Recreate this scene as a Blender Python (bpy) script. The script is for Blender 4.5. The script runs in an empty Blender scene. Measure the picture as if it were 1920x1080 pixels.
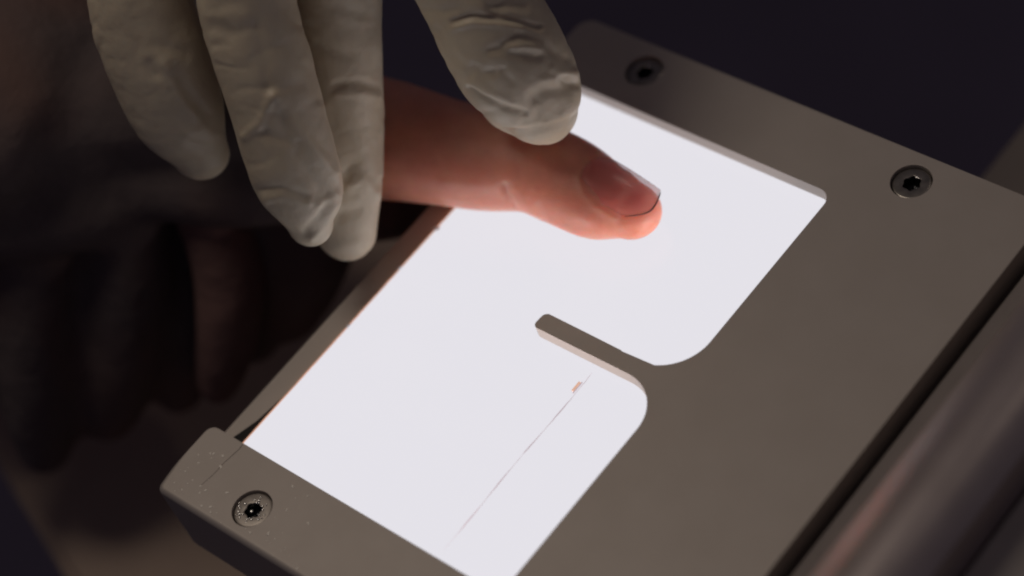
import bpy, bmesh, math, random
import numpy as np
from mathutils import Vector, Matrix
random.seed(7); rng = np.random.default_rng(7)
sc = bpy.context.scene
COL = sc.collection
sc.unit_settings.scale_length = 0.01          # one unit is one centimetre

# ------------------------------------------------------------------ camera
RM = np.array([[.7415, -.3691, .5604], [.6166, .7042, -.3521], [-.2646, .6066, .7497]])
U_, S_, V_ = np.linalg.svd(RM); RM = U_ @ V_
CAMP = np.array([27.8615, -17.5047, 37.2753]); FPX = 4723.08
cd = bpy.data.cameras.new('camera'); cam = bpy.data.objects.new('camera', cd); COL.objects.link(cam)
M4 = Matrix([list(RM[i]) + [CAMP[i]] for i in range(3)] + [[0, 0, 0, 1]])
cam.matrix_world = M4
cd.sensor_width = 36; cd.lens = 36 * FPX / 1920; cd.clip_start = 1; cd.clip_end = 2000
cd.dof.use_dof = True; cd.dof.focus_distance = 48.5; cd.dof.aperture_fstop = 0.056
cd.dof.aperture_blades = 7
sc.camera = cam
sc.view_settings.view_transform = 'Standard'; sc.view_settings.look = 'None'
sc.view_settings.exposure = 0; sc.view_settings.gamma = 1

# ------------------------------------------------------------------ world (unlit dim room)
w = bpy.data.worlds.new('World'); sc.world = w; w.use_nodes = True
bg = w.node_tree.nodes['Background']; bg.inputs[0].default_value = (.034, .029, .039, 1); bg.inputs[1].default_value = 1.0

# ------------------------------------------------------------------ lamps
def area(name, loc, target, sx, sy, power, color, spread=math.pi):
    l = bpy.data.lights.new(name, 'AREA'); l.shape = 'RECTANGLE'; l.size = sx; l.size_y = sy
    l.energy = power; l.color = color; l.spread = spread
    o = bpy.data.objects.new(name, l); COL.objects.link(o); o.location = loc
    o.rotation_euler = (Vector(target) - Vector(loc)).to_track_quat('-Z', 'Y').to_euler()
    return o
area('ceiling_lamp', (-22, -5, 61), (1, 0, 0), 18, 18, 6750, (1, .875, .735))
area('small_lamp', (6, 60, 75), (1, 0, 0), 2.5, 2.5, 1300, (1, .86, .72))  # added to give the screws and beads their glints
# added fill lamps along the window walls, shining across the glass onto the thumb
area('front_fill_lamp', (1.0, -5.54, -.15), (1.0, 0, -.10), 6.0, .24, 30, (1, .84, .80), math.radians(40))
area('side_fill_lamp', (4.31, 2.6, -.15), (0, 2.6, .12), 3.2, .24, 26, (1, .87, .84), math.radians(90))
# the scanner's own light source, shining straight up out of the glass
area('scanner_lamp', (.85, -.2, -.285), (.85, -.2, 20), 6.9, 10.2, 12, (1, .93, .92), math.radians(66))

sc.cycles.max_bounces = 8; sc.cycles.sample_clamp_indirect = 6
sc.cycles.use_denoising = True; sc.cycles.filter_width = 2.1

# ------------------------------------------------------------------ helpers
def pd(x, y, d):
    return CAMP + RM @ (np.array([x - 960, 540 - y, -FPX]) / FPX * d)
def un(x, y, z):
    r = RM @ np.array([x - 960, 540 - y, -FPX]); return CAMP + (z - CAMP[2]) / r[2] * r
def proj(P):
    q = (P - CAMP) @ RM
    return 960 - FPX * q[:, 0] / q[:, 2], 540 + FPX * q[:, 1] / q[:, 2]
def tag(o, label=None, cat=None, group=None, kind=None):
    if label: o['label'] = label
    if cat: o['category'] = cat
    if group: o['group'] = group
    if kind: o['kind'] = kind
    return o
def link(name, me, mat, parent=None):
    o = bpy.data.objects.new(name, me); COL.objects.link(o)
    if mat and not me.materials: me.materials.append(mat)
    if parent: o.parent = parent; o.matrix_parent_inverse = parent.matrix_world.inverted()
    return o
def from_bm(name, bm, mat, parent=None, smooth=False):
    me = bpy.data.meshes.new(name); bm.normal_update(); bm.to_mesh(me); bm.free()
    if smooth:
        for p in me.polygons: p.use_smooth = True
    return link(name, me, mat, parent)
def empty(name, loc):
    o = bpy.data.objects.new(name, None); COL.objects.link(o); o.location = loc
    bpy.context.view_layer.update(); return o
def bake(o):
    bpy.context.view_layer.update()
    dg = bpy.context.evaluated_depsgraph_get()
    me = bpy.data.meshes.new_from_object(o.evaluated_get(dg))
    o.modifiers.clear(); o.data = me; return o
def bm_box(bm, x0, x1, y0, y1, z0, z1):
    vs = [bm.verts.new(p) for p in [(x0,y0,z0),(x1,y0,z0),(x1,y1,z0),(x0,y1,z0),(x0,y0,z1),(x1,y0,z1),(x1,y1,z1),(x0,y1,z1)]]
    for f in [(3,2,1,0),(4,5,6,7),(0,1,5,4),(1,2,6,5),(2,3,7,6),(3,0,4,7)]: bm.faces.new([vs[i] for i in f])
def box(name, x0, x1, y0, y1, z0, z1, mat, parent=None, bev=0.0, seg=3):
    bm = bmesh.new(); bm_box(bm, x0, x1, y0, y1, z0, z1)
    if bev: bmesh.ops.bevel(bm, geom=bm.edges[:], offset=bev, segments=seg, profile=.5, affect='EDGES')
    return from_bm(name, bm, mat, parent, smooth=False)
def arc(cx, cy, r, a0, a1, n):
    return [(cx + r * math.cos(math.radians(a0 + (a1 - a0) * i / n)), cy + r * math.sin(math.radians(a0 + (a1 - a0) * i / n))) for i in range(n + 1)]
def smooth_by_angle(o, deg=35):
    me = o.data
    bm = bmesh.new(); bm.from_mesh(me)
    for f in bm.faces: f.smooth = True
    for e in bm.edges:
        e.smooth = len(e.link_faces) == 2 and e.calc_face_angle(0) < math.radians(deg)
    bm.to_mesh(me); bm.free()

# ------------------------------------------------------------------ materials
def mat(name, base, rough=.5, metal=0.0, **kw):
    m = bpy.data.materials.new(name); m.use_nodes = True
    b = m.node_tree.nodes['Principled BSDF']
    b.inputs['Base Color'].default_value = (*base, 1); b.inputs['Roughness'].default_value = rough
    b.inputs['Metallic'].default_value = metal
    for k, v in kw.items():
        b.inputs[k].default_value = v
    return m, m.node_tree, b
def N(nt, t, **kw):
    n = nt.nodes.new(t)
    for k, v in kw.items():
        if k in n.inputs: n.inputs[k].default_value = v
        else: setattr(n, k, v)
    return n
def mottled(nt, b, c0, c1, scale, detail=6, lo=.35, hi=.65):
    tc = N(nt, 'ShaderNodeTexCoord'); nz = N(nt, 'ShaderNodeTexNoise'); nz.inputs['Scale'].default_value = scale; nz.inputs['Detail'].default_value = detail
    cr = N(nt, 'ShaderNodeValToRGB'); cr.color_ramp.elements[0].position = lo; cr.color_ramp.elements[1].position = hi
    cr.color_ramp.elements[0].color = (*c0, 1); cr.color_ramp.elements[1].color = (*c1, 1)
    nt.links.new(tc.outputs['Object'], nz.inputs['Vector']); nt.links.new(nz.outputs['Fac'], cr.inputs['Fac']); nt.links.new(cr.outputs['Color'], b.inputs['Base Color'])
    return tc, nz, cr
def bump(nt, b, tc, layers):
    prev = None
    for kind, scale, strength, dist in layers:
        if kind == 'noise':
            t = N(nt, 'ShaderNodeTexNoise'); t.inputs['Scale'].default_value = scale; t.inputs['Detail'].default_value = 5
            out = t.outputs['Fac']
        else:
            t = N(nt, 'ShaderNodeTexVoronoi'); t.inputs['Scale'].default_value = scale; t.feature = 'DISTANCE_TO_EDGE'
            out = t.outputs['Distance']
        nt.links.new(tc.outputs['Object'], t.inputs['Vector'])
        bp = N(nt, 'ShaderNodeBump'); bp.inputs['Strength'].default_value = strength; bp.inputs['Distance'].default_value = dist
        nt.links.new(out, bp.inputs['Height'])
        if prev: nt.links.new(prev.outputs['Normal'], bp.inputs['Normal'])
        prev = bp
    nt.links.new(prev.outputs['Normal'], b.inputs['Normal'])

MET, nt, b = mat('satin_metal', (.33, .30, .27), .52, .35)
tc, nz, cr = mottled(nt, b, (.485, .432, .388), (.505, .452, .408), .9, 8)
bump(nt, b, tc, [('noise', 70, .12, .01), ('noise', 240, .12, .004)])
rr = N(nt, 'ShaderNodeMapRange'); rr.inputs['To Min'].default_value = .50; rr.inputs['To Max'].default_value = .56
n2 = N(nt, 'ShaderNodeTexNoise'); n2.inputs['Scale'].default_value = 3; n2.inputs['Detail'].default_value = 8
nt.links.new(tc.outputs['Object'], n2.inputs['Vector']); nt.links.new(n2.outputs['Fac'], rr.inputs['Value']); nt.links.new(rr.outputs['Result'], b.inputs['Roughness'])

SHD_RED, nt, b = mat('hand_shade_red', (.15, .08, .075), .9, 0)  # shade on the index finger put into a dark reddish colour
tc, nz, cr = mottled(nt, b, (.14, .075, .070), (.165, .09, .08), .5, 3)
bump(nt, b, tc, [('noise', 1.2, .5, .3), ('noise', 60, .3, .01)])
MET_DIM, nt, b = mat('satin_metal_dim', (.3, .27, .25), .5, .3)  # darker copy of the satin metal; dimmer light is put into its colour
tc, nz, cr = mottled(nt, b, (.36, .32, .295), (.40, .355, .33), .9, 8)
bump(nt, b, tc, [('noise', 70, .12, .01)])
POL, nt, b = mat('polished_metal', (.45, .4, .37), .34, .75)
tc, nz, cr = mottled(nt, b, (.50, .43, .405), (.55, .475, .45), .9, 8)
bump(nt, b, tc, [('noise', 70, .05, .01)])
DARKM, nt, b = mat('black_housing', (.03, .03, .034), .6, 0)
tc, nz, cr = mottled(nt, b, (.12, .11, .125), (.15, .14, .155), 2)
bump(nt, b, tc, [('noise', 60, .2, .01)])

GLASS, nt, b = mat('lit_glass', (0, 0, 0), .15, 0)
b.inputs['Specular IOR Level'].default_value = .2
b.inputs['Emission Color'].default_value = (.778, .760, .812, 1); b.inputs['Emission Strength'].default_value = 1.0

COPPER, nt, b = mat('copper_edge_glow', (.85, .47, .30), .35, 0)
b.inputs['Emission Color'].default_value = (.55, .27, .17, 1); b.inputs['Emission Strength'].default_value = .6  # glow added for the light refracted through the glass edge
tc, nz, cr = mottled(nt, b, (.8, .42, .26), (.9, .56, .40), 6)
CHIP, nt, b = mat('chipped_glass', (.9, .86, .86), .3, 0)
SEAL, nt, b = mat('rubber_seal', (.012, .011, .012), .8, 0)
STEEL, nt, b = mat('screw_steel', (.22, .20, .18), .33, .9)
tc, nz, cr = mottled(nt, b, (.24, .22, .20), (.36, .33, .29), 5)
bump(nt, b, tc, [('noise', 30, .15, .01)])
STEEL_LIT, nt, b = mat('screw_steel_lit', (.42, .375, .33), .42, .35)  # lighter copy of the screw steel, for the head that catches the light
tc, nz, cr = mottled(nt, b, (.36, .32, .28), (.46, .41, .36), 5)
SOCK, nt, b = mat('socket_dark', (.012, .012, .015), .25, .6)
DROP, nt, b = mat('droplet_glint', (.95, .92, .88), .26, .85)
DUST, nt, b = mat('dust', (.95, .9, .8), .4, 0)
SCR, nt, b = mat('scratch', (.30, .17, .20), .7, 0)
b.inputs['Emission Color'].default_value = (.42, .37, .40, 1); b.inputs['Emission Strength'].default_value = 1  # emission added: window light showing dimmer through the mark
HAIR, nt, b = mat('dark_hair', (.17, .145, .125), .6, 0)
TAGM, nt, b = mat('film_tag', (.85, .5, .36), .6, 0)
b.inputs['Emission Color'].default_value = (.70, .44, .33, 1); b.inputs['Emission Strength'].default_value = .7  # emission added: window light showing through the tag
TABLE, nt, b = mat('table_brown', (.16, .11, .085), .6, 0)
tc, nz, cr = mottled(nt, b, (.30, .22, .175), (.36, .27, .215), .25, 6)
bump(nt, b, tc, [('noise', 8, .1, .02)])
CAB, nt, b = mat('cabinet_grey', (.2, .17, .155), .5, 0)
tc, nz, cr = mottled(nt, b, (.185, .155, .14), (.215, .18, .16), .4, 6)
FLOOR, nt, b = mat('floor_dark', (.012, .011, .016), .9, 0)
tc, nz, cr = mottled(nt, b, (.125, .107, .15), (.15, .128, .18), .05, 6)

SKIN, nt, b = mat('skin', (.62, .32, .22), .42, 0)
b.inputs['Subsurface Weight'].default_value = .95
b.inputs['Subsurface Radius'].default_value = (1.0, .23, .10); b.inputs['Subsurface Scale'].default_value = 1.15
tc, nz, cr = mottled(nt, b, (.56, .23, .165), (.65, .30, .215), 1.6, 8, .3, .7)
bump(nt, b, tc, [('vor', 16, .22, .02), ('noise', 45, .32, .02), ('noise', 6, .2, .05)])
NAIL, nt, b = mat('nail', (.60, .25, .21), .22, 0)
b.inputs['Subsurface Weight'].default_value = .6
b.inputs['Subsurface Radius'].default_value = (.8, .2, .12); b.inputs['Subsurface Scale'].default_value = .25
tc, nz, cr = mottled(nt, b, (.98, .29, .25), (.98, .35, .30), 2)
b.inputs['Alpha'].default_value = .6
b.inputs['Coat Weight'].default_value = .5; b.inputs['Coat Roughness'].default_value = .2
NDARK, nt, b = mat('nail_underside', (.12, .045, .04), .7, 0)

GLOVE, nt, b = mat('latex', (.60, .52, .40), .48, 0)
b.inputs['Subsurface Weight'].default_value = .25
b.inputs['Subsurface Radius'].default_value = (.5, .3, .2); b.inputs['Subsurface Scale'].default_value = .25
tc, nz, cr = mottled(nt, b, (.58, .495, .37), (.68, .59, .44), 1.1, 8, .3, .7)
mp = N(nt, 'ShaderNodeMapping'); mp.inputs['Scale'].default_value = (1, 1, 1)
bump(nt, b, tc, [('noise', 1.8, .3, .12), ('noise', 5.5, .2, .05), ('noise', 60, .12, .006)])

SHD_DARK, nt, b = mat('hand_shade_dark', (.02, .018, .024), .9, 0)  # dark tone stands in for shade on the hand
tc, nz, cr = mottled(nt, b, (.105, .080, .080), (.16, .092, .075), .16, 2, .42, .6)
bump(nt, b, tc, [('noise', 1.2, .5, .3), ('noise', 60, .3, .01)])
# ------------------------------------------------------------------ setting
bm = bmesh.new()
e0_, e1_ = un(-160, 613, -8), un(420, 1580, -8)
poly = [(e0_[0], e0_[1]), (e1_[0], e1_[1]), (40, e1_[1]), (40, 6.9), (e0_[0] + 1, 6.9)]
vb = [bm.verts.new((x, y, -11)) for x, y in poly]; vt = [bm.verts.new((x, y, -8)) for x, y in poly]
bm.faces.new(vt); bm.faces.new(vb[::-1])
for i in range(len(poly)):
    j = (i + 1) % len(poly); bm.faces.new([vb[i], vb[j], vt[j], vt[i]])
bmesh.ops.bevel(bm, geom=[e for e in bm.edges if abs(e.verts[0].co.z + 8) < .01 and abs(e.verts[1].co.z + 8) < .01], offset=.3, segments=3, affect='EDGES')
tag(from_bm('table_top', bm, TABLE), 'brown table top under the scanner and the hands', kind='structure')
bm = bmesh.new(); bm_box(bm, -300, 300, -300, 300, -81, -80)
tag(from_bm('floor', bm, FLOOR), 'dark floor of the unlit room', kind='structure')

cab = empty('cabinet', (9, 13, -80))
tag(cab, 'out of focus grey cabinet corner behind the scanner, at the right edge', 'cabinet')
box('cabinet_body', 3.6, 22, 7.6, 24, -80, -6.6, CAB, cab, .3)
box('cabinet_top', 3.25, 22.4, 7.3, 24.4, -6.6, -6.0, CAB, cab, .15)

# ------------------------------------------------------------------ scanner
SCN = empty('fingerprint_scanner', (2.5, 0, -8))
tag(SCN, 'grey metal fingerprint scanner with a brightly lit white glass window', 'scanner')

outline = []
outline += arc(-3.17, -7.09, .18, 180, 270, 5)
outline += [(8.31, -7.27), (8.31, 6.51)]
outline += arc(-2.95, 6.16, .35, 90, 180, 6)
outline += [(-3.30, 4.88)]
outline += arc(4.05, 4.58, .30, 90, 0, 8)
a_end = -math.degrees(math.acos((3.72 - 3.30) / 1.05))
outline += arc(3.30, .85, 1.05, 0, a_end, 14)
outline += [(2.96, -.155), (2.92, -.143)]
outline += [(2.0, -.14)]
outline += arc(1.12, -.27, .13, 90, 180, 5)
outline += arc(1.09, -.42, .11, 180, 270, 5)
outline += arc(3.40, -1.45, .93, 90, 0, 16)
outline += [(4.33, -5.57)]
outline += arc(-3.15, -5.77, .20, 90, 180, 5)
bm = bmesh.new()
vb = [bm.verts.new((x, y, -1.9)) for x, y in outline]; vt = [bm.verts.new((x, y, 0)) for x, y in outline]
bm.faces.new(vt); bm.faces.new(vb[::-1])
for i in range(len(outline)):
    j = (i + 1) % len(outline); bm.faces.new([vb[i], vb[j], vt[j], vt[i]])
plate = from_bm('cover_plate', bm, MET, SCN)
bake(plate)
def weigh_bevel(test, width, seg, clamp):
    bm = bmesh.new(); bm.from_mesh(plate.data)
    bw = bm.edges.layers.float.get('bevel_weight_edge') or bm.edges.layers.float.new('bevel_weight_edge')
    for e in bm.edges:
        e[bw] = 0.0
        if len(e.link_faces) == 2 and e.calc_face_angle(0) > math.radians(40) and test(e.verts[0].co, e.verts[1].co): e[bw] = 1.0
    bm.to_mesh(plate.data); bm.free()
    md = plate.modifiers.new('v', 'BEVEL'); md.limit_method = 'WEIGHT'; md.width = width; md.segments = seg; md.use_clamp_overlap = clamp
    bake(plate)
top = lambda p, q: abs(p.z) < 1e-3 and abs(q.z) < 1e-3
# the long front and outer right edges are well rounded, the rest only broken
weigh_bevel(lambda p, q: top(p, q) and ((abs(p.y + 7.27) < .01 and abs(q.y + 7.27) < .01) or (p.x < -3.1 and q.x < -3.1 and p.y < -6.9 and q.y < -6.9)), .13, 5, False)
SCREWS = [(-1.20, -6.60), (5.55, 5.84), (-1.14, 5.83)]
cutters = []
for x, y in SCREWS:
    bm = bmesh.new()
    bmesh.ops.create_cone(bm, cap_ends=True, segments=48, radius1=.415, radius2=.415, depth=.8, matrix=Matrix.Translation((x, y, .4 - .36)))
    c = from_bm('cutter', bm, None); cutters.append(c)
    md = plate.modifiers.new('b', 'BOOLEAN'); md.operation = 'DIFFERENCE'; md.object = c; md.solver = 'EXACT'
bake(plate)
for c in cutters: bpy.data.objects.remove(c)
weigh_bevel(lambda p, q: top(p, q), .022, 2, True)
smooth_by_angle(plate, 40)
md = plate.modifiers.new('w', 'WEIGHTED_NORMAL'); md.keep_sharp = True; md.weight = 100; bake(plate)

# glass window with a bevelled, chipped left edge
bm = bmesh.new(); bm_box(bm, -2.67, 4.6, -5.9, 5.2, -1.2, -.30)
from_bm('glass_window', bm, GLASS, SCN)
seg = [(-5.5, -2.28), (-2.2, -.62), (-.54, .55), (.66, 4.9)]
for y0, y1 in seg:
    bm = bmesh.new()
    n = 14; prof = [(-2.745, -.42), (-2.735, -.335), (-2.70, -.296), (-2.675, -.294), (-2.672, -.42)]
    rings = []
    for i in range(n + 1):
        y = y0 + (y1 - y0) * i / n; j = rng.normal(0, .004)
        rings.append([bm.verts.new((x + (j if k < 4 else 0), y, z)) for k, (x, z) in enumerate(prof)])
    for i in range(n):
        for k in range(4): bm.faces.new([rings[i][k], rings[i][k + 1], rings[i + 1][k + 1], rings[i + 1][k]])
    from_bm('edge_strip', bm, COPPER, SCN)
bm = bmesh.new()
for (cx, cy, s) in [(-2.69, -2.24, .035), (-2.70, -.58, .035), (-2.655, .6, .045), (-2.70, .57, .03)]:
    r = bmesh.ops.create_icosphere(bm, subdivisions=1, radius=s, matrix=Matrix.Translation((cx, cy, -.30)))
    for v in r['verts']:
        v.co.y = cy + (v.co.y - cy) * 1.7 + rng.normal(0, .008); v.co.x += rng.normal(0, .006)
tag(from_bm('glass_chip', bm, CHIP, SCN), kind='stuff')
# seal wedge
bm = bmesh.new()
pl = [(-3.06, -5.56), (-2.75, -5.56), (-2.75, -4.0), (-2.79, -4.3), (-2.86, -4.9)]
a_ = [bm.verts.new((x, y, -.375)) for x, y in pl]; b_ = [bm.verts.new((x, y, -.46)) for x, y in pl]
bm.faces.new(a_); bm.faces.new(b_[::-1])
for i in range(5):
    j = (i + 1) % 5; bm.faces.new([b_[i], b_[j], a_[j], a_[i]])
from_bm('rubber_seal', bm, SEAL, SCN)
box('side_rail', -3.33, -2.76, -5.58, 4.89, -1.86, -.40, MET, SCN, .05)

# scratch and small tag on the glass
bm = bmesh.new()
P0, P1 = np.array([2.56, -.72]), np.array([2.57, -5.30])
prev = None
for i in range(41):
    t = i / 40; c = P0 + (P1 - P0) * t; wob = .012 * math.sin(t * 9) + rng.normal(0, .003)
    wd = (.0022 if .45 < t < .5 else .010 + .005 * math.sin(t * 31 + 1)) * min(1, 6 * t + .25, 8 * (1 - t) + .1)
    cur = (bm.verts.new((c[0] + wob - wd, c[1], -.296)), bm.verts.new((c[0] + wob + wd, c[1], -.296)))
    if prev: bm.faces.new([prev[0], cur[0], cur[1], prev[1]])
    prev = cur
from_bm('scratch_line', bm, SCR, SCN)
tg = box('film_tag', 2.455, 2.515, -1.24, -1.00, -.298, -.285, TAGM, SCN, .004, 1)
box('tag_edge', 2.517, 2.54, -1.28, -.98, -.298, -.280, SCR, tg, .003, 1)

# screws: recessed head, lobed socket, beads; some beads stand in for bright glints
def screw(x, y, beads, rz):
    bm = bmesh.new()
    n = 60
    def lobe(r0, amp, a): return r0 + amp * math.cos(6 * (a + rz))
    rings = [(.392, -.17, 0), (.392, -.085, 0), (.378, -.066, 0), (.35, -.060, 0), (.23, -.058, 0), (.185, -.058, 1), (.176, -.060, 1), (.17, -.075, 1)]
    vs = []
    for r, z, l in rings:
        vs.append([bm.verts.new((x + (lobe(r, .016, 2 * math.pi * i / n) if l else r) * math.cos(2 * math.pi * i / n), y + (lobe(r, .016, 2 * math.pi * i / n) if l else r) * math.sin(2 * math.pi * i / n), z)) for i in range(n)])
    for k in range(len(rings) - 1):
        for i in range(n):
            j = (i + 1) % n; bm.faces.new([vs[k][i], vs[k][j], vs[k + 1][j], vs[k + 1][i]])
    s = from_bm('screw', bm, STEEL_LIT if len(beads) > 5 else STEEL, SCN, True)
    bm = bmesh.new(); vs = []
    for r, z in [(.17, -.075), (.16, -.24), (.11, -.29), (.02, -.30)]:
        vs.append([bm.verts.new((x + lobe(r, .016 * r / .17, 2 * math.pi * i / n) * math.cos(2 * math.pi * i / n), y + lobe(r, .016 * r / .17, 2 * math.pi * i / n) * math.sin(2 * math.pi * i / n), z)) for i in range(n)])
    for k in range(3):
        for i in range(n):
            j = (i + 1) % n; bm.faces.new([vs[k][i], vs[k][j], vs[k + 1][j], vs[k + 1][i]])
    bm.faces.new(vs[-1])
    bmesh.ops.create_uvsphere(bm, u_segments=12, v_segments=8, radius=.05, matrix=Matrix.Translation((x - .01, y - .02, -.27)))
    from_bm('socket', bm, SOCK, s, True)
    if beads:
        bm = bmesh.new()
        for bx, by, r in beads:
            zz_ = -.19 if math.hypot(un(bx, by, -.05)[0] - x, un(bx, by, -.05)[1] - y) < .12 else -.048
            p = un(bx, by, zz_)
            bmesh.ops.create_uvsphere(bm, u_segments=14, v_segments=10, radius=r, matrix=Matrix.Translation((p[0], p[1], zz_)) @ Matrix.Diagonal((1, 1, .5, 1)))
        tag(from_bm('bead_glint', bm, DROP, s, True), kind='stuff')
bd = [(556,632,.045),(427,475,.032),(302,520,.024),(320,558,.022),(292,635,.025),(312,690,.03),(314,758,.022),(250,714,.016),(305,462,.018),(616,400,.022),(712,412,.028),(745,348,.02),(850,500,.02),(774,528,.024),(780,597,.024),(466,785,.022),(510,778,.02),(556,795,.024),(452,832,.018),(692,793,.026),(762,766,.018),(820,704,.016),(716,716,.016),(380,692,.02),(655,455,.026),(700,465,.022)]  # first bead stands in for the glint inside the socket
screw(*SCREWS[0], [(420 + x / 10.8, 900 + y / 10.8, r) for x, y, r in bd], .3)
screw(*SCREWS[1], [(1600 + 715 / 6, 260 + 432 / 6, .035), (1600 + 742 / 6, 260 + 443 / 6, .02)], .1)  # both beads stand in for highlights on this head
screw(*SCREWS[2], [(1060 + 935 / 6, 20 + 630 / 6, .035)], .5)  # bead stands in for the small highlight on this head

# dust flecks and hairline on the front bar
bm = bmesh.new()
fl = [(375,762,.9),(383,764,.6)]
base6 = [(735,583),(915,560),(1100,595),(965,563),(930,630),(740,702),(582,772),(540,830),(1070,757),(375,1000),(645,960),(575,1010),(770,1050)]
flp = [(280 + x / 8, 780 + y / 8) for x, y in base6] + [(280 + x / 5.4, 880 + y / 5.4) for x, y in [(145,238),(255,135),(300,325),(380,378),(450,424),(510,237),(620,433),(680,440),(530,368),(617,380),(815,648),(1270,705),(1480,290),(1605,268),(1450,172),(1610,545),(1495,1000),(785,235),(570,210),(440,110),(1205,650),(330,205),(1020,640),(1390,410)]]
for i in range(40):
    t = rng.random(); flp.append((300 + 260 * t + rng.normal(0, 25), 900 + 150 * t + rng.normal(0, 25)))
for i, (x, y) in enumerate(flp):
    p = un(x, y, 0.002)
    if p[1] < -7.2 or p[1] > -5.7 or p[0] < -3.2: continue
    s = .020 if i < 37 else .008
    r = bmesh.ops.create_icosphere(bm, subdivisions=1, radius=s * (.6 + .8 * rng.random()), matrix=Matrix.Translation((p[0], p[1], .008)))
    th = rng.random() * 3.14; st = 1 + 1.2 * rng.random()
    for v in r['verts']:
        d = v.co - Vector((p[0], p[1], .003)); u = d.x * math.cos(th) + d.y * math.sin(th)
        v.co += Vector((math.cos(th), math.sin(th), 0)) * u * (st - 1); v.co.z = .003 + (v.co.z - .008) * .3
tag(from_bm('dust_speck', bm, DUST, SCN), kind='stuff')
bm = bmesh.new(); prev = None
hp = [(455,833),(449,842),(420,868),(401,889),(386,902),(377,910)]
for i, (x, y) in enumerate(hp):
    p = un(x, y, 0); wd = .007 * (1 - .7 * i / 5)
    cur = (bm.verts.new((p[0] - wd, p[1], .004)), bm.verts.new((p[0] + wd, p[1], .004)))
    if prev: bm.faces.new([prev[0], cur[0], cur[1], prev[1]])
    prev = cur
from_bm('hairline_scratch', bm, HAIR, SCN)

# lower body and right-hand housing
box('lower_body', -2.9, 8.1, -6.75, 6.2, -8, -1.92, DARKM, SCN, .15)
def extrude_profile(name, prof, y0, y1, m, parent, closed=True):
    bm = bmesh.new()
    a = [bm.verts.new((x, y0, z)) for x, z in prof]; c = [bm.verts.new((x, y1, z)) for x, z in prof]
    n = len(prof)
    for i in range(n):
        j = (i + 1) % n; bm.faces.new([a[i], c[i], c[j], a[j]])
    bm.faces.new(a); bm.faces.new(c[::-1])
    bmesh.ops.recalc_face_normals(bm, faces=bm.faces)
    o = from_bm(name, bm, m, parent); smooth_by_angle(o, 35); return o
extrude_profile('hinge_strip', [(8.53, -1.9), (8.53, -.33), (8.56, -.30), (9.33, -.62), (9.33, -1.9)], -11, 8.5, MET_DIM, SCN)
R = 1.2; A0 = (9.345, .75); B0 = (A0[0] + .6 * math.cos(math.radians(30.5)), A0[1] + .6 * math.sin(math.radians(30.5)))
cx, cz = B0[0] + R * math.sin(math.radians(28)), B0[1] - R * math.cos(math.radians(28))
pf = [(9.345, -1.9), (9.345, .70), (9.352, .735), (9.37, .757)] + [(x, z) for x, z in arc(cx, cz, R, 118, 48, 36)] + [(11.23, .80), (11.24, .74), (11.24, -1.9)]
extrude_profile('round_rail', pf, -11, 8.6, POL, SCN)
extrude_profile('end_plate', [(11.26, -8), (11.26, -.06), (11.30, -.02), (17, -1.6), (17, -8)], -11, 8.5, MET_DIM, SCN)  # sloped away from the lamp and darker in colour, for dimmer light
extrude_profile('rail_base', [(8.35, -8), (8.35, -1.95), (11.05, -1.95), (11.05, -8)], -10.9, 8.4, DARKM, SCN)

# ------------------------------------------------------------------ hands
def catmull(P, n):
    P = np.array(P, float); out = []
    Q = np.vstack([2 * P[0] - P[1], P, 2 * P[-1] - P[-2]])
    for i in range(len(P) - 1):
        p0, p1, p2, p3 = Q[i:i + 4]
        for k in range(n):
            t = k / n
            out.append(.5 * ((2 * p1) + (-p0 + p2) * t + (2 * p0 - 5 * p1 + 4 * p2 - p3) * t * t + (-p0 + 3 * p1 - 3 * p2 + p3) * t ** 3))
    out.append(P[-1]); return np.array(out)
def sweep(bm, secs, up, n=8, m=28):
    """secs: rows (x,y,z,a,b): centre, half width, half height along up; both ends are domed."""
    S = catmull(secs, n)
    up = np.array(up, float)
    rings = []
    C = S[:, :3]
    T = np.gradient(C, axis=0); T /= np.linalg.norm(T, axis=1)[:, None]
    def ring(c, t, a, b):
        u = up - t * (up @ t); u /= np.linalg.norm(u); s = np.cross(t, u)
        return [bm.verts.new(c + s * a * math.cos(2 * math.pi * i / m) + u * b * math.sin(2 * math.pi * i / m)) for i in range(m)]
    for k in range(6, 0, -1):
        th = k / 6.5 * math.pi / 2
        rings.append(ring(C[0] - T[0] * S[0, 3] * math.sin(th), T[0], S[0, 3] * math.cos(th), S[0, 4] * math.cos(th)))
    for c, t, s in zip(C, T, S): rings.append(ring(c, t, s[3], s[4]))
    for k in range(1, 7):
        th = k / 6.5 * math.pi / 2
        rings.append(ring(C[-1] + T[-1] * S[-1, 3] * math.sin(th), T[-1], S[-1, 3] * math.cos(th), S[-1, 4] * math.cos(th)))
    for a, c in zip(rings[:-1], rings[1:]):
        for i in range(m):
            j = (i + 1) % m; bm.faces.new([a[i], a[j], c[j], c[i]])
    bm.faces.new(rings[0][::-1]); bm.faces.new(rings[-1])
def img(rows):
    out = []
    for x, y, d, a, b in rows:
        out.append([*pd(x, y, d), a, b])
    return out
def get(me):
    v = np.empty(len(me.vertices) * 3, np.float64); me.vertices.foreach_get('co', v)
    nn = np.empty(len(me.vertices) * 3, np.float32); me.vertices.foreach_get('normal', nn)
    return v.reshape(-1, 3), nn.reshape(-1, 3).astype(float)
def put(me, v):
    me.vertices.foreach_set('co', v.astype(np.float32).ravel()); me.update()
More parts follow.
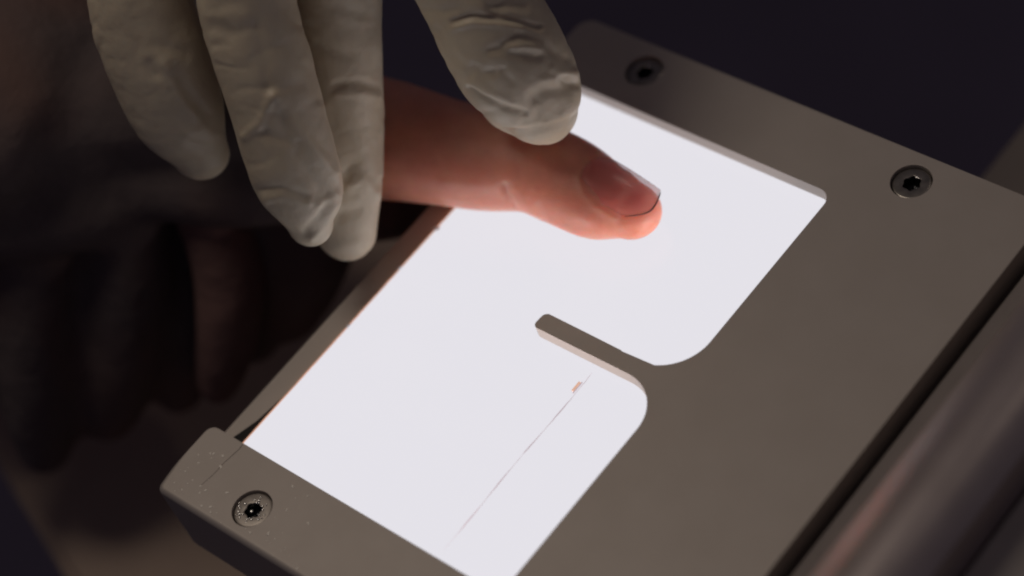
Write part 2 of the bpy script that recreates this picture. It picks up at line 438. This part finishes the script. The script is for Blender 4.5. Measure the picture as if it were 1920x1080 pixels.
def remeshed(name, bm, m, vox, smooth, parent=None):
    bmesh.ops.recalc_face_normals(bm, faces=bm.faces)
    o = from_bm(name, bm, m, parent)
    md = o.modifiers.new('r', 'REMESH'); md.mode = 'VOXEL'; md.voxel_size = vox; md.use_smooth_shade = True
    md = o.modifiers.new('s', 'SMOOTH'); md.factor = .5; md.iterations = smooth
    bake(o)
    if m and not o.data.materials: o.data.materials.append(m)
    for p in o.data.polygons: p.use_smooth = True
    return o
def polydist(X, Y, pl):
    best = np.full(len(X), 1e9)
    for (x0, y0), (x1, y1) in zip(pl[:-1], pl[1:]):
        dx, dy = x1 - x0, y1 - y0; L = dx * dx + dy * dy
        t = np.clip(((X - x0) * dx + (Y - y0) * dy) / L, 0, 1)
        best = np.minimum(best, np.hypot(X - x0 - t * dx, Y - y0 - t * dy))
    return best
def folds(o, F, k=1.0, kw=1.0):
    v, nn = get(o.data); X, Y = proj(v)
    dep = (CAMP - v) @ RM[:, 2]
    view = CAMP - v; view /= np.linalg.norm(view, axis=1)[:, None]
    face = np.clip((nn * view).sum(1) * 2.5, 0, 1)
    disp = np.zeros(len(v))
    for pl, wd, amp in F:
        # taper the ends
        d = polydist(X, Y, pl); disp += k * amp * np.exp(-(d / (wd * kw)) ** 2)
    v += nn * (disp * face)[:, None]; put(o.data, v)

def wrinkles(o):
    """loose latex: ridged noise, mostly across the fingers, plus soft broad sag"""
    from mathutils import noise
    v, nn = get(o.data); q = v @ RM
    d = np.zeros(len(v))
    for i, (a, b, c) in enumerate(q):
        w = noise.noise((a * .5, b * .5, c * .5)) * 1.1
        n1 = noise.noise((a * .75 + w, b * 1.7 + w * .8, c * .75))
        n2 = noise.noise((a * 1.9 + 7, b * 2.6 + w, c * 1.9))
        n3 = noise.noise((a * .6 + 3, b * .6, c * .6 + 5))
        r1 = math.exp(-(n1 / .17) ** 2); r2 = math.exp(-(n2 / .16) ** 2)
        m = min(1, max(0, .45 + 1.6 * n3))
        d[i] = -.020 * r1 * m - .005 * r2 + .045 * n3 + .018 * n1
    v += nn * d[:, None]; put(o.data, v)

# bare hand: thumb on the glass, palm behind, fingers hanging down beside the scanner
bm = bmesh.new()
thumb = [(-6.2, .9, .6, 1.6, 1.3), (-4.6, 1.45, .60, 1.36, 1.12), (-3.2, 1.78, .60, 1.17, 1.0), (-2.2, 2.12, .50, 1.12, .93), (-1.25, 2.40, .48, .97, .88),
         (-.4, 2.43, .46, .95, .82), (.4, 2.39, .40, .86, .74), (.84, 2.475, .33, .76, .62), (1.15, 2.545, .26, .625, .48)]
sweep(bm, thumb, (0, 0, 1))
sweep(bm, img([(-500, 60, 57, 2.6, 2.0), (-150, 120, 56, 2.8, 2.2), (120, 190, 55.5, 3.0, 2.0), (330, 230, 55, 2.6, 1.7), (420, 260, 54.5, 1.7, 1.4)]), (0, 0, 1))
sweep(bm, img([(330, 200, 54.5, 1.6, 1.4), (560, 250, 54, 1.3, 1.2), (700, 250, 53, 1.2, 1.1)]), (0, 0, 1))
sweep(bm, img([(380, 260, 55.4, .85, .8), (425, 420, 55.6, .8, .7), (428, 560, 56, .7, .6), (412, 670, 56.8, .55, .5)]), (-.5, -.3, .6))
sweep(bm, img([(240, 280, 56, 1.05, 1.0), (262, 480, 56.5, 1.1, 1.0), (262, 600, 57.2, .8, .7), (240, 660, 57.6, .6, .55)]), (-.5, -.3, .6))
sweep(bm, img([(60, 260, 56.5, 1.1, 1.0), (60, 480, 57, 1.15, 1.05), (75, 620, 57.6, .85, .75), (80, 690, 58, .6, .55)]), (-.5, -.3, .6))
sweep(bm, img([(-110, 260, 57, 1.0, .9), (-120, 470, 57.5, .95, .85), (-100, 620, 58.2, .8, .75), (-90, 690, 58.6, .65, .6)]), (-.5, -.3, .6))
HAND = remeshed('bare_hand', bm, SKIN, .05, 14)
tag(HAND, 'bare hand with its thumb pressed flat on the lit glass, nail up', 'hand')
folds(HAND, [
    ([(948, 352), (955, 372), (966, 396)], 7, -.055),
    ([(985, 372), (1000, 408)], 9, .018), ([(1010, 385), (1022, 420)], 5, -.014),
    ([(1000, 318), (990, 350), (992, 375)], 8, -.018), ([(975, 318), (968, 345)], 7, -.014), ([(1015, 322), (1010, 350)], 7, -.012),
    ([(1122, 286), (1098, 305), (1084, 332), (1092, 362), (1118, 390), (1152, 410)], 6, .025),
    ([(820, 300), (828, 330)], 10, -.02), ([(845, 250), (850, 300)], 12, -.015)])
v, nn = get(HAND.data)
near = (v[:, 0] > -3.0)
zc = -.294
low = near & (v[:, 2] < zc + .12)
v[low, 2] = np.where(v[low, 2] < zc, zc, v[low, 2])
put(HAND.data, v)

# thumbnail: curved plate with a free edge, over a dark gap
def nail_surface(off, x0, x1, hw, name, m, parent, thick, base=.34):
    """x0..x1 along the thumb; superellipse base end, gently curved free edge"""
    bm = bmesh.new(); nu, nv = 34, 24; top = []
    ax = np.array([1.0, .07]); ax /= np.linalg.norm(ax); sd = np.array([-ax[1], ax[0]])
    O = np.array([.45, 2.53])
    for i in range(nu + 1):
        t = i / nu; row = []
        for j in range(nv + 1):
            s = -1 + 2 * j / nv
            e0 = base * (1 - math.sqrt(max(0, 1 - abs(s) ** 2.6)))
            e1 = (.14 if s > 0 else .42) * abs(s) ** 2.0
            L = (x0 + e0) + ((x1 - e1) - (x0 + e0)) * t
            wd = hw * (1 - .06 * t)
            p = O + ax * (L - .45) + sd * wd * s
            zz = 1.165 - .21 * (L - .45) - .15 * (L - .45) ** 2 + off - .10 * s * s - .05 * s ** 4
            row.append(bm.verts.new((p[0], p[1], zz)))
        top.append(row)
    for i in range(nu):
        for j in range(nv): bm.faces.new([top[i][j], top[i + 1][j], top[i + 1][j + 1], top[i][j + 1]])
    bmesh.ops.solidify(bm, geom=bm.faces[:], thickness=thick)
    bmesh.ops.recalc_face_normals(bm, faces=bm.faces)
    return from_bm(name, bm, m, parent, True)
nail = nail_surface(.0, .28, 1.76, .50, 'thumbnail', NAIL, HAND, .045)
bm = bmesh.new(); prev = None
for j in range(33):
    q = -.93 + 1.86 * j / 32; L = 1.76 - (.14 if q > 0 else .42) * abs(q) ** 2; ax = np.array([1.0, .07]) / math.hypot(1, .07); sd = np.array([-ax[1], ax[0]])
    p = np.array([.45, 2.53]) + ax * (L - .45 - .012) + sd * .50 * .94 * q
    z = 1.165 - .21 * (L - .45) - .15 * (L - .45) ** 2 - .10 * q * q - .05 * q ** 4 - .048
    rr_ = .019 * (1 - abs(q) ** 3 * .7)
    ring = [bm.verts.new((p[0] + rr_ * math.cos(k * math.pi / 3), p[1], z + rr_ * math.sin(k * math.pi / 3))) for k in range(6)]
    if prev:
        for k in range(6): bm.faces.new([prev[k], prev[(k + 1) % 6], ring[(k + 1) % 6], ring[k]])
    prev = ring
bmesh.ops.recalc_face_normals(bm, faces=bm.faces)
from_bm('nail_rim', bm, NDARK, nail, True)

# dark cloth added left of the scanner, standing in for shaded hand and table
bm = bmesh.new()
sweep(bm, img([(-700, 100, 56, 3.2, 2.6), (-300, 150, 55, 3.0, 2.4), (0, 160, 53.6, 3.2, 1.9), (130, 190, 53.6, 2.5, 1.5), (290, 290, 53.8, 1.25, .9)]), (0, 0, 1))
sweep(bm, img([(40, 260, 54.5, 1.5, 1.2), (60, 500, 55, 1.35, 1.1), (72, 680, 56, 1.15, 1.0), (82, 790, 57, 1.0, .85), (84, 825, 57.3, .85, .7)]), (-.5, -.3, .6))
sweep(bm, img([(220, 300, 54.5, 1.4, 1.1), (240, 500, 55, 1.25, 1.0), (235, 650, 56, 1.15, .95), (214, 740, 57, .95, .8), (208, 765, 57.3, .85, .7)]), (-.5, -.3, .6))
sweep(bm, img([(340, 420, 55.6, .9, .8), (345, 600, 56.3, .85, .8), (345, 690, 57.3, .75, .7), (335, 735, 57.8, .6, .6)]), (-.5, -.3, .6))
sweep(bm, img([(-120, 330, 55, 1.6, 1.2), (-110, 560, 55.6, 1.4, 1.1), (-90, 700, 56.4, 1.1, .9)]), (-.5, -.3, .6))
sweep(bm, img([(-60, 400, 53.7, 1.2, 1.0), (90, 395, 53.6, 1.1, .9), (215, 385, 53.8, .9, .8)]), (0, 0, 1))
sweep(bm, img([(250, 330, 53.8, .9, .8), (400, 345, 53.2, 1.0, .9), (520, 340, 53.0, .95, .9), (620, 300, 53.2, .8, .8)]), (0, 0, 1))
sweep(bm, img([(560, 330, 53.4, .9, .8), (605, 420, 54.2, .9, .8), (585, 520, 55.2, .8, .7), (550, 590, 56, .7, .6)]), (-.5, -.3, .6))  # this and the later sweeps cover table and skin where hand shade falls
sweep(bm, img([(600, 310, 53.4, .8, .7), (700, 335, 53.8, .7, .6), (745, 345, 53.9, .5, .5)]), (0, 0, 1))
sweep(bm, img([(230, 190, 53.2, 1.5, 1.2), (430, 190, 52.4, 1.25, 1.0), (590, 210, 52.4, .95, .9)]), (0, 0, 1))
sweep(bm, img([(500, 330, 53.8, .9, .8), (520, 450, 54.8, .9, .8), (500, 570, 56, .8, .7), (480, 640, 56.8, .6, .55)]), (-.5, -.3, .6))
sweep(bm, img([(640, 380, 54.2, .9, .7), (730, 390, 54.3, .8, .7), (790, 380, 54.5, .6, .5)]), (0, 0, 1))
HSHD = remeshed('hand_shade_cloth', bm, SHD_DARK, .13, 40)
tag(HSHD, 'dark out of focus folds added under the bare hand, standing in for its shaded fingers and palm', 'hand_shade_cloth')
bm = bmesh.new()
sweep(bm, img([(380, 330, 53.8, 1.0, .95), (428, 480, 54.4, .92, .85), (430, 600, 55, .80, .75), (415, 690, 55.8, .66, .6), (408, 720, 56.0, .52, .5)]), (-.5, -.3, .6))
FSHD = remeshed('finger_shade', bm, SHD_RED, .12, 30, HSHD)  # added over the bare index finger to stand in for its shade

# gloved hand
bm = bmesh.new()
sweep(bm, img([(430, -480, 46, 1.25, 1.2), (448, -170, 47.2, 1.02, 1.0), (462, 0, 47.8, .95, .95), (503, 150, 48.3, .94, .92), (545, 290, 48.9, .92, .88), (570, 365, 49.3, .84, .76), (582, 418, 49.6, .50, .46)]), (-.1, -.2, 1))
sweep(bm, img([(240, -480, 46, 1.2, 1.15), (256, -170, 48.4, 1.07, 1.0), (264, 0, 49.0, 1.05, 1.0), (302, 125, 49.5, 1.10, .98), (334, 212, 50, 1.0, .88), (374, 282, 50.6, .62, .56)]), (-.1, -.2, 1))
sweep(bm, img([(630, -480, 46, 1.2, 1.15), (630, -170, 48.2, .98, .95), (632, 0, 49.5, .94, .9), (638, 190, 50.3, .90, .86), (645, 340, 50.7, .81, .78), (650, 432, 51.0, .64, .62)]), (-.1, -.2, 1))
sweep(bm, img([(60, -420, 47, 1.05, 1.0), (60, -260, 48, .9, .88), (80, -130, 49, .8, .8)]), (-.1, -.2, 1))
sweep(bm, img([(690, -400, 47, 1.6, 1.35), (800, -190, 47.4, 1.2, 1.15), (888, -20, 48.0, 1.10, 1.02), (950, 98, 48.5, 1.14, 1.0), (1004, 180, 49.15, .98, .86), (1012, 200, 49.3, .80, .74)]), (-.1, -.2, 1))
sweep(bm, img([(60, -500, 48, 1.6, 1.4), (300, -520, 47.5, 1.9, 1.6), (540, -520, 47, 2.0, 1.6), (680, -500, 47.5, 1.6, 1.4)]), (-.3, .6, .7))
sweep(bm, img([(380, -620, 47.5, 3.0, 1.8), (440, -850, 47.5, 3.2, 1.9), (500, -1100, 47.5, 2.6, 2.0), (520, -1500, 47, 2.6, 2.2)]), (-.3, -.2, .9))
# pad bulge of the pressing thumb
sweep(bm, img([(955, 195, 49.6, .55, .5), (1020, 218, 49.6, .62, .5)]), (-.1, -.2, 1))
GL = remeshed('gloved_hand', bm, GLOVE, .05, 12)
tag(GL, 'hand in a wrinkled cream latex glove, its thumb pushing on the bare thumb', 'hand')
def k6(ox, oy, s, pts): return [(ox + x / s, oy + y / s) for x, y in pts]
A_ = lambda *p: k6(150, 0, 2.0766, p)        # crop of the left fingers
B_ = lambda *p: k6(780, 0, 3.7235, p)        # crop of the thumb
folds(GL, [
    # middle finger: peak ridges, tip wrinkles
    (A_((750, 370), (700, 480), (640, 530)), 7, .05), (A_((760, 370), (850, 500), (940, 620), (1010, 700)), 8, .06),
    (A_((720, 520), (780, 545), (850, 560)), 8, -.05), (A_((790, 430), (800, 520)), 9, -.04), (A_((850, 600), (900, 680), (960, 760)), 11, -.06),
    (A_((700, 740), (780, 730), (870, 770)), 7, -.05), (A_((720, 780), (800, 760), (890, 790)), 7, .04), (A_((900, 930), (960, 880), (1000, 800)), 6, .05),
    (A_((880, 900), (930, 850), (960, 800)), 6, -.045), (A_((930, 800), (1000, 760)), 6, .04),
    (A_((690, 120), (720, 250), (735, 340)), 9, -.035), (A_((520, 110), (600, 130), (680, 100)), 8, -.03), (A_((500, 60), (640, 60)), 8, .02),
    (A_((940, 420), (980, 560), (1010, 660)), 8, .045),
    # left finger
    (A_((290, 290), (270, 250)), 8, -.05), (A_((330, 250), (380, 360), (450, 450)), 9, .045), (A_((380, 300), (440, 400), (500, 450)), 10, -.05),
    (A_((420, 520), (480, 500), (520, 520)), 7, .04), (A_((430, 560), (500, 575)), 6, -.045), (A_((200, 40), (230, 180)), 12, -.03), (A_((300, 180), (420, 200)), 10, -.025),
    # index finger
    (A_((1000, 330), (1080, 320), (1160, 340)), 6, -.04), (A_((1000, 370), (1100, 365), (1160, 380)), 6, .03), (A_((1020, 700), (1060, 640)), 10, -.05),
    (A_((1050, 720), (1100, 700), (1160, 760)), 8, .045), (A_((1190, 480), (1185, 520)), 6, .05), (A_((1190, 640), (1180, 680)), 6, .05), (A_((930, 180), (1040, 220)), 9, -.03),
    (A_((1010, 840), (1080, 820)), 10, -.04), (A_((1000, 60), (1100, 90)), 9, .03),
    # thumb
    (B_((260, 160), (380, 120), (520, 125), (700, 150), (870, 190)), 5, -.075), (B_((260, 190), (400, 150), (560, 160), (740, 190)), 6, .05),
    (B_((60, 80), (180, 90), (260, 70)), 7, -.04), (B_((520, 50), (640, 30), (760, 40)), 7, -.05), (B_((400, 30), (480, 70)), 7, .03),
    (B_((620, 300), (720, 260), (840, 270)), 7, -.05), (B_((520, 350), (600, 345), (700, 380), (860, 400)), 7, -.05), (B_((640, 340), (760, 320), (880, 330)), 7, .045),
    (B_((880, 300), (960, 360), (1050, 410)), 7, -.05), (B_((400, 470), (460, 520), (530, 510)), 7, -.05), (B_((600, 500), (660, 575)), 6, -.04),
    (B_((160, 220), (260, 380), (380, 520)), 6, -.04), (B_((380, 610), (480, 680), (600, 740), (760, 800)), 5, -.075), (B_((390, 590), (520, 650), (660, 720)), 7, .05),
    (B_((830, 700), (900, 640), (1060, 620)), 9, -.06), (B_((900, 560), (1010, 545), (960, 480)), 7, .04), (B_((1020, 550), (1080, 580), (1140, 590)), 6, -.07),
    (B_((1030, 510), (1110, 510)), 7, .06), (B_((760, 860), (860, 830), (980, 850)), 8, -.03), (B_((820, 690), (860, 780)), 8, -.04), (B_((700, 880), (760, 900)), 7, .02)], .95, 1.35)
wrinkles(GL)
